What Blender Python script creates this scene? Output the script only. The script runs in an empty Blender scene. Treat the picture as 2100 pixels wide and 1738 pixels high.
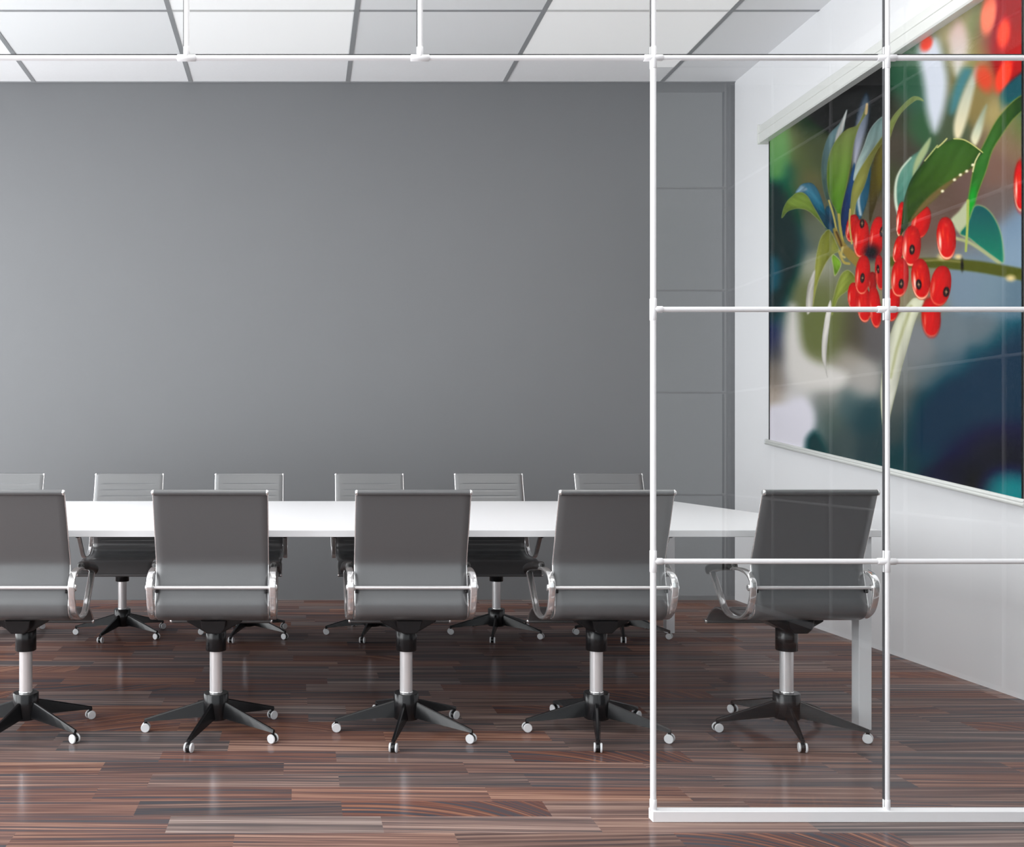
import bpy, math, random
import numpy as np
from mathutils import Vector
random.seed(4)
PI = math.pi
scene = bpy.context.scene
COL = scene.collection

# ------------------------------------------------------------------ measures (metres; x right, y away, z up)
EYE = 1.156            # camera height
CEIL = 3.977           # ceiling height
Y_BACK = 7.295         # back wall
X_RIGHT = 3.33         # right wall
X_LEFT = -4.2          # window wall, outside the frame
Y_PART = 2.962         # glass partition in front of the meeting room
Y_REAR = -1.38         # partition behind the camera
F_PX = 1950.0          # focal length in pixels of the 2100 px wide frame
VX, VY = 617.0, 922.0  # vanishing point of the depth lines


# ------------------------------------------------------------------ mesh helpers
class MB:
    def __init__(s):
        s.v, s.f, s.sm = [], [], []

    def add(s, verts, faces, smooth=False):
        b = len(s.v)
        s.v += [tuple(p) for p in verts]
        s.f += [tuple(b + i for i in f) for f in faces]
        s.sm += [smooth] * len(faces)
        return s

    def box(s, x0, x1, y0, y1, z0, z1, c=0.0):
        """box, optionally with chamfered edges of width c"""
        if c <= 0:
            v = [(x0, y0, z0), (x1, y0, z0), (x1, y1, z0), (x0, y1, z0), (x0, y0, z1), (x1, y0, z1), (x1, y1, z1), (x0, y1, z1)]
            f = [(0, 3, 2, 1), (4, 5, 6, 7), (0, 1, 5, 4), (1, 2, 6, 5), (2, 3, 7, 6), (3, 0, 4, 7)]
            return s.add(v, f)
        def ring(d, z):
            return [
                (x0 + d + c, y0 + d, z), (x1 - d - c, y0 + d, z), (x1 - d, y0 + d + c, z), (x1 - d, y1 - d - c, z),
                (x1 - d - c, y1 - d, z), (x0 + d + c, y1 - d, z), (x0 + d, y1 - d - c, z), (x0 + d, y0 + d + c, z)]
        rings = [ring(c, z0), ring(0, z0 + c), ring(0, z1 - c), ring(c, z1)]
        v = [p for r in rings for p in r]
        f = [tuple(range(7, -1, -1)), tuple(range(24, 32))]
        for k in range(3):
            for i in range(8):
                j = (i + 1) % 8
                f.append((k * 8 + i, k * 8 + j, k * 8 + 8 + j, k * 8 + 8 + i))
        return s.add(v, f)

    def cyl(s, p0, p1, r0, r1=None, n=24, c=0.0, caps=True):
        """cylinder or cone between two points, end edges chamfered by c"""
        r1 = r0 if r1 is None else r1
        p0, p1 = Vector(p0), Vector(p1)
        d = (p1 - p0).normalized()
        a = d.orthogonal().normalized()
        b = d.cross(a)
        rings = [(p0, r0), (p1, r1)] if c <= 0 else [(p0, r0 - c), (p0 + d * c, r0), (p1 - d * c, r1), (p1, r1 - c)]
        v, f = [], []
        for p, r in rings:
            v += [p + (a * math.cos(2 * PI * i / n) + b * math.sin(2 * PI * i / n)) * r for i in range(n)]
        for k in range(len(rings) - 1):
            for i in range(n):
                j = (i + 1) % n
                f.append((k * n + i, k * n + j, (k + 1) * n + j, (k + 1) * n + i))
        s.add(v, f, True)
        if caps:
            m = len(rings) - 1
            cv = [v[i] for i in range(n)] + [v[m * n + i] for i in range(n)]
            s.add(cv, [tuple(range(n - 1, -1, -1)), tuple(range(n, 2 * n))])
        return s

    def sweep_yz(s, path, section, x, closed=False):
        """sweep a section (du along x, dn along the in-plane normal) along a path lying in a plane of constant x"""
        n, m = len(path), 0
        v = []
        for i, (y, z) in enumerate(path):
            if closed:
                a, b = path[(i - 1) % n], path[(i + 1) % n]
            else:
                a, b = path[max(i - 1, 0)], path[min(i + 1, n - 1)]
            ty, tz = b[0] - a[0], b[1] - a[1]
            l = math.hypot(ty, tz) or 1
            ny, nz = -tz / l, ty / l
            sec = section(i / (n - 1)) if callable(section) else section
            m = len(sec)
            v += [(x + du, y + ny * dn, z + nz * dn) for du, dn in sec]
        f = []
        for i in range(n if closed else n - 1):
            k = (i + 1) % n
            for q in range(m):
                w = (q + 1) % m
                f.append((i * m + q, i * m + w, k * m + w, k * m + q))
        if not closed:
            f += [tuple(range(m - 1, -1, -1)), tuple((n - 1) * m + q for q in range(m))]
        return s.add(v, f, True)

    def prism(s, outline, axis, a0, a1):
        """extrude an outline of 2-D points along an axis"""
        def P(u, w, a):
            return {'y': (u, a, w), 'x': (a, u, w), 'z': (u, w, a)}[axis]
        n = len(outline)
        v = [P(u, w, a0) for u, w in outline] + [P(u, w, a1) for u, w in outline]
        f = [tuple(range(n)), tuple(range(2 * n - 1, n - 1, -1))]
        f += [(i, n + i, n + (i + 1) % n, (i + 1) % n) for i in range(n)]
        return s.add(v, f)

    def build(s, name, mat, parent=None, loc=None, bevel=0.0):
        import bmesh
        me = bpy.data.meshes.new(name)
        me.from_pydata(s.v, [], s.f)
        me.polygons.foreach_set('use_smooth', s.sm)
        bm = bmesh.new()
        bm.from_mesh(me)
        bmesh.ops.recalc_face_normals(bm, faces=bm.faces)
        bm.to_mesh(me)
        bm.free()
        me.materials.append(mat)
        o = bpy.data.objects.new(name, me)
        COL.objects.link(o)
        if parent is not None:
            o.parent = parent
        if loc is not None:
            o.location = loc
        if bevel:
            b = o.modifiers.new('edge', 'BEVEL')
            b.width = bevel
            b.segments = 2
            b.limit_method = 'ANGLE'
        return o


def rounded_rect(w, h, r, k=3):
    pts = []
    for cx, cy, a0 in ((w / 2 - r, h / 2 - r, 0), (-w / 2 + r, h / 2 - r, 90), (-w / 2 + r, -h / 2 + r, 180), (w / 2 - r, -h / 2 + r, 270)):
        for i in range(k + 1):
            a = math.radians(a0 + 90 * i / k)
            pts.append((cx + r * math.cos(a), cy + r * math.sin(a)))
    return pts


def circle(r, n=10):
    return [(r * math.cos(2 * PI * i / n), r * math.sin(2 * PI * i / n)) for i in range(n)]


def spline(pts, per=10, closed=False):
    out, n = [], len(pts)
    for i in range(n if closed else n - 1):
        if closed:
            p = [pts[(i + k) % n] for k in (-1, 0, 1, 2)]
        else:
            p = [pts[max(i - 1, 0)], pts[i], pts[i + 1], pts[min(i + 2, n - 1)]]
        for q in range(per):
            t = q / per
            out.append(tuple(0.5 * ((2 * b) + (c - a) * t + (2 * a - 5 * b + 4 * c - d) * t * t + (3 * b - a - 3 * c + d) * t ** 3)
                             for a, b, c, d in zip(*p)))
    if not closed:
        out.append(tuple(pts[-1]))
    return out


def resample(path, n):
    d = [0.0]
    for a, b in zip(path, path[1:]):
        d.append(d[-1] + math.dist(a, b))
    d = np.array(d)
    p = np.array(path)
    t = np.linspace(0, d[-1], n)
    return [tuple(q) for q in np.stack([np.interp(t, d, p[:, k]) for k in range(p.shape[1])], 1)], d[-1]


def empty(name, loc, label=None, cat=None, group=None, kind=None):
    o = bpy.data.objects.new(name, None)
    o.empty_display_size = 0.1
    COL.objects.link(o)
    o.location = loc
    tag(o, label, cat, group, kind)
    return o


def tag(o, label=None, cat=None, group=None, kind=None):
    for k, v in (('label', label), ('category', cat), ('group', group), ('kind', kind)):
        if v:
            o[k] = v
    return o


# ------------------------------------------------------------------ materials
def new_mat(name):
    m = bpy.data.materials.new(name)
    m.use_nodes = True
    nt = m.node_tree
    return m, nt, nt.nodes['Principled BSDF']


def N(nt, kind, **kw):
    n = nt.nodes.new(kind)
    for k, v in kw.items():
        setattr(n, k, v)
    return n


def math_node(nt, op, a, b=None, c=None):
    n = N(nt, 'ShaderNodeMath', operation=op)
    for i, x in enumerate((a, b, c)):
        if x is None:
            continue
        if isinstance(x, (int, float)):
            n.inputs[i].default_value = x
        else:
            nt.links.new(x, n.inputs[i])
    return n.outputs[0]


def lin(c):
    return tuple(((x / 255) / 12.92 if x / 255 <= 0.04045 else ((x / 255 + 0.055) / 1.055) ** 2.4) for x in c)


def plain(name, rgb, rough=0.5, metal=0.0, spec=0.5, noise=0.0, nscale=40.0, bump=0.0, coat=0.0):
    """principled material whose tone and roughness are broken up by a little noise"""
    m, nt, b = new_mat(name)
    b.inputs['Base Color'].default_value = (*rgb, 1)
    b.inputs['Roughness'].default_value = rough
    b.inputs['Metallic'].default_value = metal
    b.inputs['Specular IOR Level'].default_value = spec
    b.inputs['Coat Weight'].default_value = coat
    b.inputs['Coat Roughness'].default_value = 0.3
    tc = N(nt, 'ShaderNodeTexCoord')
    nz = N(nt, 'ShaderNodeTexNoise')
    nz.inputs['Scale'].default_value = nscale
    nz.inputs['Detail'].default_value = 3
    nt.links.new(tc.outputs['Object'], nz.inputs['Vector'])
    if noise:
        mx = N(nt, 'ShaderNodeMix', data_type='RGBA')
        mx.inputs['A'].default_value = (*[c * (1 - noise) for c in rgb], 1)
        mx.inputs['B'].default_value = (*[min(1, c * (1 + noise)) for c in rgb], 1)
        nt.links.new(nz.outputs['Fac'], mx.inputs['Factor'])
        nt.links.new(mx.outputs['Result'], b.inputs['Base Color'])
    if bump:
        bp = N(nt, 'ShaderNodeBump')
        bp.inputs['Strength'].default_value = bump
        bp.inputs['Distance'].default_value = 0.002
        nt.links.new(nz.outputs['Fac'], bp.inputs['Height'])
        nt.links.new(bp.outputs['Normal'], b.inputs['Normal'])
    return m


M_WALL_WHITE = plain('white_wall_paint', (0.87, 0.865, 0.885), 0.7, noise=0.01, nscale=3, bump=0.02)
M_WALL_GREY = plain('grey_wall_paint', (0.172, 0.177, 0.185), 0.55, noise=0.015, nscale=3, spec=0.35)
M_UNLIT_WALL = plain('unlit_wall_dark', (0.035, 0.037, 0.04), 0.7, noise=0.02, nscale=3)  # dark colour stands in for an unlit side room
M_CEIL = plain('ceiling_tile', (0.86, 0.86, 0.875), 0.8, noise=0.02, nscale=60, bump=0.05)
M_GRID = plain('ceiling_grid_grey', (0.30, 0.305, 0.315), 0.5)
M_TUBE = plain('white_powder_coat', (0.88, 0.88, 0.90), 0.3, noise=0.01)
M_TUBE_DIM = plain('dimmed_white_powder_coat', (0.42, 0.42, 0.44), 0.35, noise=0.01)  # white tubes darkened in colour to keep their reflection faint
M_TABLE = plain('white_laminate', (0.88, 0.88, 0.90), 0.35, noise=0.005)
M_TLEG = plain('white_table_leg', (0.76, 0.77, 0.79), 0.4, noise=0.005)
M_LEATHER = plain('grey_leather', (0.096, 0.099, 0.103), 0.33, spec=1.0, noise=0.05, nscale=220, bump=0.06, coat=0.35)
M_PAD = plain('black_pad', (0.025, 0.024, 0.024), 0.3, noise=0.05, nscale=150)
M_BLACK = plain('gloss_black_metal', (0.009, 0.009, 0.010), 0.22, spec=0.4, noise=0.05)
M_CHROME = plain('polished_aluminium', (0.90, 0.89, 0.89), 0.13, metal=0.85, noise=0.02)
M_BRUSHED = plain('satin_column', (0.86, 0.85, 0.86), 0.24, metal=0.55, noise=0.02)
M_WHEEL = plain('pale_caster_plastic', (0.72, 0.73, 0.75), 0.3, noise=0.02)
M_HOUSING = plain('screen_case_white', (0.74, 0.745, 0.72), 0.4, noise=0.01)
M_PANE_EDGE = plain('dark_edge_strip', (0.05, 0.05, 0.055), 0.6)
M_FRAME = plain('window_frame_white', (0.82, 0.82, 0.83), 0.4, noise=0.01)


def glass_mat():
    """clear sheet glass: lets light through, mirrors by Fresnel off the face turned to the viewer"""
    m, nt, b = new_mat('clear_glass')
    nt.nodes.remove(b)
    out = nt.nodes['Material Output']
    tr = N(nt, 'ShaderNodeBsdfTransparent')
    tr.inputs['Color'].default_value = (0.938, 0.945, 0.944, 1)
    gl = N(nt, 'ShaderNodeBsdfGlossy')
    gl.inputs['Roughness'].default_value = 0.0
    gl.inputs['Color'].default_value = (1, 1, 1, 1)
    fr = N(nt, 'ShaderNodeFresnel')
    fr.inputs['IOR'].default_value = 1.64
    ge = N(nt, 'ShaderNodeNewGeometry')
    front = math_node(nt, 'SUBTRACT', 1.0, ge.outputs['Backfacing'])
    fac = math_node(nt, 'MULTIPLY', fr.outputs[0], front)
    mx = N(nt, 'ShaderNodeMixShader')
    nt.links.new(fac, mx.inputs[0])
    nt.links.new(tr.outputs[0], mx.inputs[1])
    nt.links.new(gl.outputs[0], mx.inputs[2])
    nt.links.new(mx.outputs[0], out.inputs['Surface'])
    return m


M_GLASS = glass_mat()


def light_mat(strength):
    m, nt, b = new_mat('lit_and_fill_panel')
    b.inputs['Base Color'].default_value = (0.9, 0.9, 0.88, 1)
    b.inputs['Emission Color'].default_value = (1.0, 0.985, 0.955, 1)
    b.inputs['Emission Strength'].default_value = strength
    return m


def floor_mat():
    """strip parquet of streaky red-brown wood: rows 0.13 m deep, staves about 0.66 m long"""
    m, nt, b = new_mat('streaky_wood_floor')
    L = nt.links.new
    tc = N(nt, 'ShaderNodeTexCoord')
    sp = N(nt, 'ShaderNodeSeparateXYZ')
    L(tc.outputs['Object'], sp.inputs[0])
    X, Y = sp.outputs['X'], sp.outputs['Y']
    row = math_node(nt, 'FLOOR', math_node(nt, 'DIVIDE', math_node(nt, 'SUBTRACT', Y, 0.0145), 0.1295))
    wr = N(nt, 'ShaderNodeTexWhiteNoise', noise_dimensions='1D')
    L(row, wr.inputs['W'])
    u = math_node(nt, 'ADD', math_node(nt, 'DIVIDE', X, 0.66), math_node(nt, 'MULTIPLY', wr.outputs['Value'], 7.3))
    stave = math_node(nt, 'FLOOR', u)
    cb = N(nt, 'ShaderNodeCombineXYZ')
    L(row, cb.inputs[0])
    L(stave, cb.inputs[1])
    ws = N(nt, 'ShaderNodeTexWhiteNoise', noise_dimensions='2D')
    L(cb.outputs[0], ws.inputs['Vector'])
    seed = ws.outputs['Value']
    sc = N(nt, 'ShaderNodeSeparateColor')
    L(ws.outputs['Color'], sc.inputs[0])
    r1, r2, r3 = sc.outputs

    # grain leans a little in every stave and swirls in a few
    lean = math_node(nt, 'MULTIPLY', math_node(nt, 'SUBTRACT', r1, 0.5), 0.10)
    swirl = math_node(nt, 'MULTIPLY', math_node(nt, 'GREATER_THAN', r2, 0.90), 0.42)
    fr = math_node(nt, 'FRACT', u)
    yb = math_node(nt, 'ADD', Y, math_node(nt, 'MULTIPLY', math_node(nt, 'ADD', lean, math_node(nt, 'MULTIPLY', swirl, math_node(nt, 'POWER', fr, 2.0))), X))

    def streak(sx, sy, detail, off):
        c = N(nt, 'ShaderNodeCombineXYZ')
        L(math_node(nt, 'MULTIPLY', X, sx), c.inputs[0])
        L(math_node(nt, 'MULTIPLY', yb, sy), c.inputs[1])
        L(math_node(nt, 'ADD', math_node(nt, 'MULTIPLY', seed, 91.0), off), c.inputs[2])
        n = N(nt, 'ShaderNodeTexNoise')
        n.inputs['Scale'].default_value = 1.0
        n.inputs['Detail'].default_value = detail
        n.inputs['Roughness'].default_value = 0.55
        L(c.outputs[0], n.inputs['Vector'])
        return n.outputs['Fac']

    broad = streak(0.7, 52.0, 1.5, 0.0)
    fine = streak(1.6, 130.0, 2.5, 17.0)
    hair = streak(5.0, 330.0, 1.0, 33.0)

    ramp = N(nt, 'ShaderNodeValToRGB')
    cr = ramp.color_ramp
    cr.elements[0].position = 0.0
    cr.elements[0].color = (0.060, 0.063, 0.074, 1)
    cr.elements[1].position = 1.0
    cr.elements[1].color = (0.46, 0.30, 0.235, 1)
    for p, c in ((0.28, (0.088, 0.086, 0.097, 1)), (0.40, (0.125, 0.078, 0.072, 1)), (0.56, (0.205, 0.117, 0.098, 1)), (0.74, (0.31, 0.185, 0.145, 1))):
        e = cr.elements.new(p)
        e.color = c
    mixv = math_node(nt, 'ADD', math_node(nt, 'MULTIPLY', broad, 0.48), math_node(nt, 'MULTIPLY', fine, 0.44))
    mixv = math_node(nt, 'ADD', mixv, math_node(nt, 'MULTIPLY', hair, 0.12))
    mixv = math_node(nt, 'ADD', mixv, math_node(nt, 'MULTIPLY', math_node(nt, 'SUBTRACT', r3, 0.5), 0.09))
    # widen the contrast around the middle
    mixv = math_node(nt, 'ADD', math_node(nt, 'MULTIPLY', math_node(nt, 'SUBTRACT', mixv, 0.52), 2.5), 0.52)
    L(mixv, ramp.inputs[0])
    hue = N(nt, 'ShaderNodeHueSaturation')
    L(ramp.outputs['Color'], hue.inputs['Color'])
    L(math_node(nt, 'ADD', math_node(nt, 'MULTIPLY', seed, 0.24), 0.74), hue.inputs['Value'])
    L(math_node(nt, 'ADD', math_node(nt, 'MULTIPLY', r2, 0.75), 0.55), hue.inputs['Saturation'])
    # satin lacquer: an even, weak sheen over the wood
    L(hue.outputs['Color'], b.inputs['Base Color'])
    b.inputs['Roughness'].default_value = 0.6
    b.inputs['Specular IOR Level'].default_value = 0.0
    gl = N(nt, 'ShaderNodeBsdfGlossy')
    gl.inputs['Color'].default_value = (0.92, 0.95, 1.0, 1)
    L(math_node(nt, 'ADD', math_node(nt, 'MULTIPLY', fine, 0.08), 0.11), gl.inputs['Roughness'])
    mx = N(nt, 'ShaderNodeMixShader')
    mx.inputs[0].default_value = 0.08
    L(b.outputs[0], mx.inputs[1])
    L(gl.outputs[0], mx.inputs[2])
    L(mx.outputs[0], nt.nodes['Material Output'].inputs['Surface'])
    bp = N(nt, 'ShaderNodeBump')
    bp.inputs['Strength'].default_value = 0.06
    bp.inputs['Distance'].default_value = 0.001
    L(fine, bp.inputs['Height'])
    L(bp.outputs['Normal'], b.inputs['Normal'])
    L(bp.outputs['Normal'], gl.inputs['Normal'])
    return m


# ------------------------------------------------------------------ the room
def structure(o):
    o['kind'] = 'structure'
    return o


structure(MB().box(X_LEFT - 0.2, 5.4, -1.6, Y_BACK + 0.15, -0.12, 0.0).build('floor', floor_mat()))
ceiling = structure(MB().box(X_LEFT - 0.2, 5.4, -1.6, Y_BACK + 0.15, CEIL, CEIL + 0.12).build('ceiling', M_CEIL))
structure(MB().box(X_LEFT - 0.2, X_RIGHT + 0.15, Y_BACK, Y_BACK + 0.15, 0, CEIL).build('wall_back', M_WALL_GREY))
structure(MB().box(X_RIGHT, X_RIGHT + 0.15, Y_PART - 0.03, Y_BACK, 0, CEIL).build('wall_right', M_WALL_WHITE))
structure(MB().box(5.2, 5.4, -1.6, Y_BACK, 0, CEIL).build('unseen_dark_wall', M_UNLIT_WALL))  # unseen walls, added so the glass mirrors a dark side room
structure(MB().box(X_RIGHT, 5.2, -1.6, -1.45, 0, CEIL).build('unseen_dark_wall_rear', M_UNLIT_WALL))

# ceiling bars: a 1.2 m grid
g = MB()
GX = [0.359 + 1.2035 * i for i in range(-4, 5)]
GY = [6.11 - 1.2 * i for i in range(0, 7)]
for x in GX:
    y1 = Y_BACK
    g.box(x - 0.016, x + 0.016, -1.38, y1, CEIL - 0.004, CEIL)
for y in GY:
    for a, b in zip([X_LEFT] + GX, GX + [5.2]):
        if b > a:
            g.box(max(a, X_LEFT) + 0.016, b - 0.016, y - 0.012, y + 0.012, CEIL - 0.003, CEIL)
g.build('ceiling_grid', M_GRID, ceiling)
# grey strip drawn as the shade of the gap where the ceiling meets the grey wall
structure(MB().box(X_LEFT, X_RIGHT, Y_BACK - 0.012, Y_BACK, CEIL - 0.006, CEIL).build('gap_shade_1', M_GRID))

# window wall on the left (outside the frame): daylight comes in here
wl = MB()
wl.box(X_LEFT - 0.2, X_LEFT, -1.6, Y_BACK, 0, 0.06)
wl.box(X_LEFT - 0.2, X_LEFT, -1.6, Y_BACK, 3.65, CEIL)
WY = [(-1.2, 0.75), (1.0, 2.85), (3.1, 5.0), (5.2, 7.1)]
edges = [-1.6] + [e for w in WY for e in w] + [Y_BACK]
for a, b in zip(edges[0::2], edges[1::2]):
    wl.box(X_LEFT - 0.2, X_LEFT, a, b, 0.06, 3.65)
structure(wl.build('wall_left', M_WALL_WHITE))
for i, (a, b) in enumerate(WY):
    f = MB()
    for y in (a, (a + b) / 2 - 0.025, b - 0.05):
        f.box(X_LEFT - 0.13, X_LEFT - 0.07, y, y + 0.05, 0.06, 3.65)
    for z in (0.06, 2.4, 3.6):
        f.box(X_LEFT - 0.128, X_LEFT - 0.072, a + 0.05, b - 0.05, z, z + 0.05)
    w = structure(f.build('window_%d' % (i + 1), M_FRAME))
    MB().box(X_LEFT - 0.104, X_LEFT - 0.096, a + 0.04, b - 0.04, 0.10, 3.61).build('window_pane', M_GLASS, w)

# lit ceiling panels set in the grid: one row behind the camera, two unseen rows added as fill
for k, (x0, y0, st) in enumerate([(GX[3], -1.09, 3.4), (GX[5], -1.09, 3.4), (GX[1], -1.09, 3.4),
                                  (GX[3], 1.31, 5.0), (GX[5], 1.31, 5.0), (GX[1], 1.31, 5.0),  # added fill row, brightens chair backs and front floor
                                  (GX[3], 3.71, 5.0), (GX[5], 3.71, 5.0), (GX[1], 3.71, 5.0)]):  # added fill row above the view, brightens the table top
    p = MB().box(x0 + 0.02, x0 + 1.18, y0 + 0.02, y0 + 1.18, CEIL - 0.012, CEIL).build('ceiling_light_and_fill', light_mat(st), ceiling)


# ------------------------------------------------------------------ tube-framed glass partitions
PITCH = 0.7267
HZ = [0.807, 1.592, 2.376, 3.161]
TUBE_R, FIT_R = 0.0092, 0.0108


def partition(root, along, fixed, spans, header_only, z_top=CEIL, M_TUBE=M_TUBE):
    """spans: positions of the uprights; header_only: (a, b) range open below the 2.376 m bar"""
    def P(a, z, off=0.0):
        return (a, fixed + off, z) if along == 'x' else (fixed + off, a, z)

    def inside(a):
        return header_only is not None and header_only[0] - 0.01 < a < header_only[1] - 0.01
    lo, hi = spans[0], spans[-1]
    for a in spans:
        z0 = HZ[2] if inside(a) else 0.03
        MB().cyl(P(a, z0), P(a, z_top), TUBE_R, n=20).build('upright', M_TUBE, root)
    for z in HZ:
        a0 = lo
        if header_only is not None and z < HZ[2] - 0.01:
            a0 = header_only[1]
            if header_only[0] > lo:
                MB().cyl(P(lo, z), P(header_only[0], z), TUBE_R * 0.9, n=20).build('crossbar', M_TUBE, root)
        MB().cyl(P(a0, z), P(hi, z), TUBE_R * 0.9, n=20).build('crossbar', M_TUBE, root)
        for a in spans:
            if inside(a) and z < HZ[2] - 0.01:
                continue
            m = MB()
            lower = 0.0 if (inside(a) and abs(z - HZ[2]) < 0.01) else 0.034
            m.cyl(P(a, z - lower), P(a, z + 0.034), FIT_R, n=20, c=0.001)
            edge_left = a <= lo + 0.01 or (header_only is not None and abs(a - header_only[1]) < 0.01 and z < HZ[2] - 0.01)
            edge_right = a >= hi - 0.01
            m.cyl(P(a - (0 if edge_left else 0.029), z), P(a + (0 if edge_right else 0.029), z), FIT_R * 0.98, n=20, c=0.001)
            m.build('pipe_fitting', M_TUBE, root)
    # foot rail
    rails = [(lo, hi)] if header_only is None else [(header_only[1], hi)]
    if header_only is not None and header_only[0] > lo:
        rails.append((lo, header_only[0]))
    for a, b in rails:
        m = MB()
        q0, q1 = a - 0.008, b + 0.008
        if along == 'x':
            m.box(q0, q1, fixed - 0.018, fixed + 0.018, 0, 0.034, 0.0015)
        else:
            m.box(fixed - 0.018, fixed + 0.018, q0, q1, 0, 0.034, 0.0015)
        m.build('foot_rail', M_TUBE, root)
    for a in spans:
        if not inside(a):
            MB().cyl(P(a, 0.03), P(a, 0.066), FIT_R, n=20, c=0.001).build('foot_socket', M_TUBE, root)
    # panes
    zs = [0.034] + HZ + [z_top]
    for a, b in zip(spans, spans[1:]):
        for z0, z1 in zip(zs, zs[1:]):
            if inside((a + b) / 2) and z1 < HZ[2] + 0.01:
                continue
            m = MB()
            e, d = 0.006, 0.004
            if along == 'x':
                m.box(a + e, b - e, fixed - d, fixed + d, z0 + e, z1 - e)
            else:
                m.box(fixed - d, fixed + d, a + e, b - e, z0 + e, z1 - e)
            pane = m.build('glass_pane', M_GLASS, root)
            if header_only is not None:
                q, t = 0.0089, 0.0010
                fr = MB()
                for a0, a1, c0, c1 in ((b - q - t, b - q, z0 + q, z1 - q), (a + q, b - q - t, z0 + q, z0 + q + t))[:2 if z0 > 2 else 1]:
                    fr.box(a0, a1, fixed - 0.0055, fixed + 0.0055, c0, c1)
                fr.build('edge_strip', M_PANE_EDGE, pane)  # thin dark strip beside the tubes along the pane edge


X0 = 1.0975
ups = [X0 + PITCH * i for i in range(-7, 4)]
front = empty('glass_partition', (0, Y_PART, 0), 'white tube framed glass partition in front of the meeting room, open doorway beside it',
              'glass partition', kind='thing')
front_parts_before = set(o.name for o in COL.objects)
partition(front, 'x', 0.0, ups, (ups[0], X0))
side = structure(empty('wall_corridor_side', (3.29, 0, 0)))
partition(side, 'y', 0.0, [Y_PART - 0.04 - PITCH * i for i in range(6, -1, -1)], None, M_TUBE=M_TUBE_DIM)
rear = structure(empty('wall_corridor_rear', (0, Y_REAR, 0)))
partition(rear, 'x', 0.0, [3.26 - PITCH * i for i in range(10, -1, -1)], None)

# ------------------------------------------------------------------ conference table
TX0, TX1, TY0, TY1, TZ = -2.28, 2.369, 3.88, 6.055, 0.826
table = empty('conference_table', (0, 0, 0), 'long white rectangular conference table standing between two rows of chairs', 'table')
MB().box(TX0, TX1, TY0, TY1, TZ - 0.028, TZ, 0.0012).build('table_top', M_TABLE, table)
for lx in (TX0 + 0.024, TX1 - 0.028 - 0.052):
    for ly in (TY0 + 0.02, TY1 - 0.02 - 0.052 - 0.03):
        leg = MB().box(lx, lx + 0.052, ly, ly + 0.052, 0.004, TZ - 0.028, 0.001).build('table_leg', M_TLEG, table)
        MB().cyl((lx + 0.026, ly + 0.026, 0.0), (lx + 0.026, ly + 0.026, 0.006), 0.018, n=16).build('glide', M_BLACK, leg)


# ------------------------------------------------------------------ office chairs
PROFILE = [(-0.252, 0.992), (-0.243, 0.965), (-0.226, 0.915), (-0.202, 0.845), (-0.177, 0.775), (-0.160, 0.728), (-0.1555, 0.700), (-0.160, 0.665),
           (-0.171, 0.62), (-0.182, 0.578), (-0.189, 0.545), (-0.181, 0.511), (-0.145, 0.488), (-0.09, 0.478), (-0.02, 0.474),
           (0.06, 0.477), (0.125, 0.482), (0.175, 0.474), (0.215, 0.452), (0.245, 0.425), (0.262, 0.406)]
ARM_LOOP = [(-0.215, 0.615), (-0.206, 0.570), (-0.180, 0.522), (-0.130, 0.489), (-0.065, 0.478), (-0.005, 0.482), (0.034, 0.500), (0.068, 0.536),
            (0.110, 0.585), (0.146, 0.626), (0.150, 0.644), (0.120, 0.655), (0.05, 0.664), (-0.04, 0.674), (-0.120, 0.678), (-0.180, 0.667), (-0.209, 0.645)]
HALF = 0.2195


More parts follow.
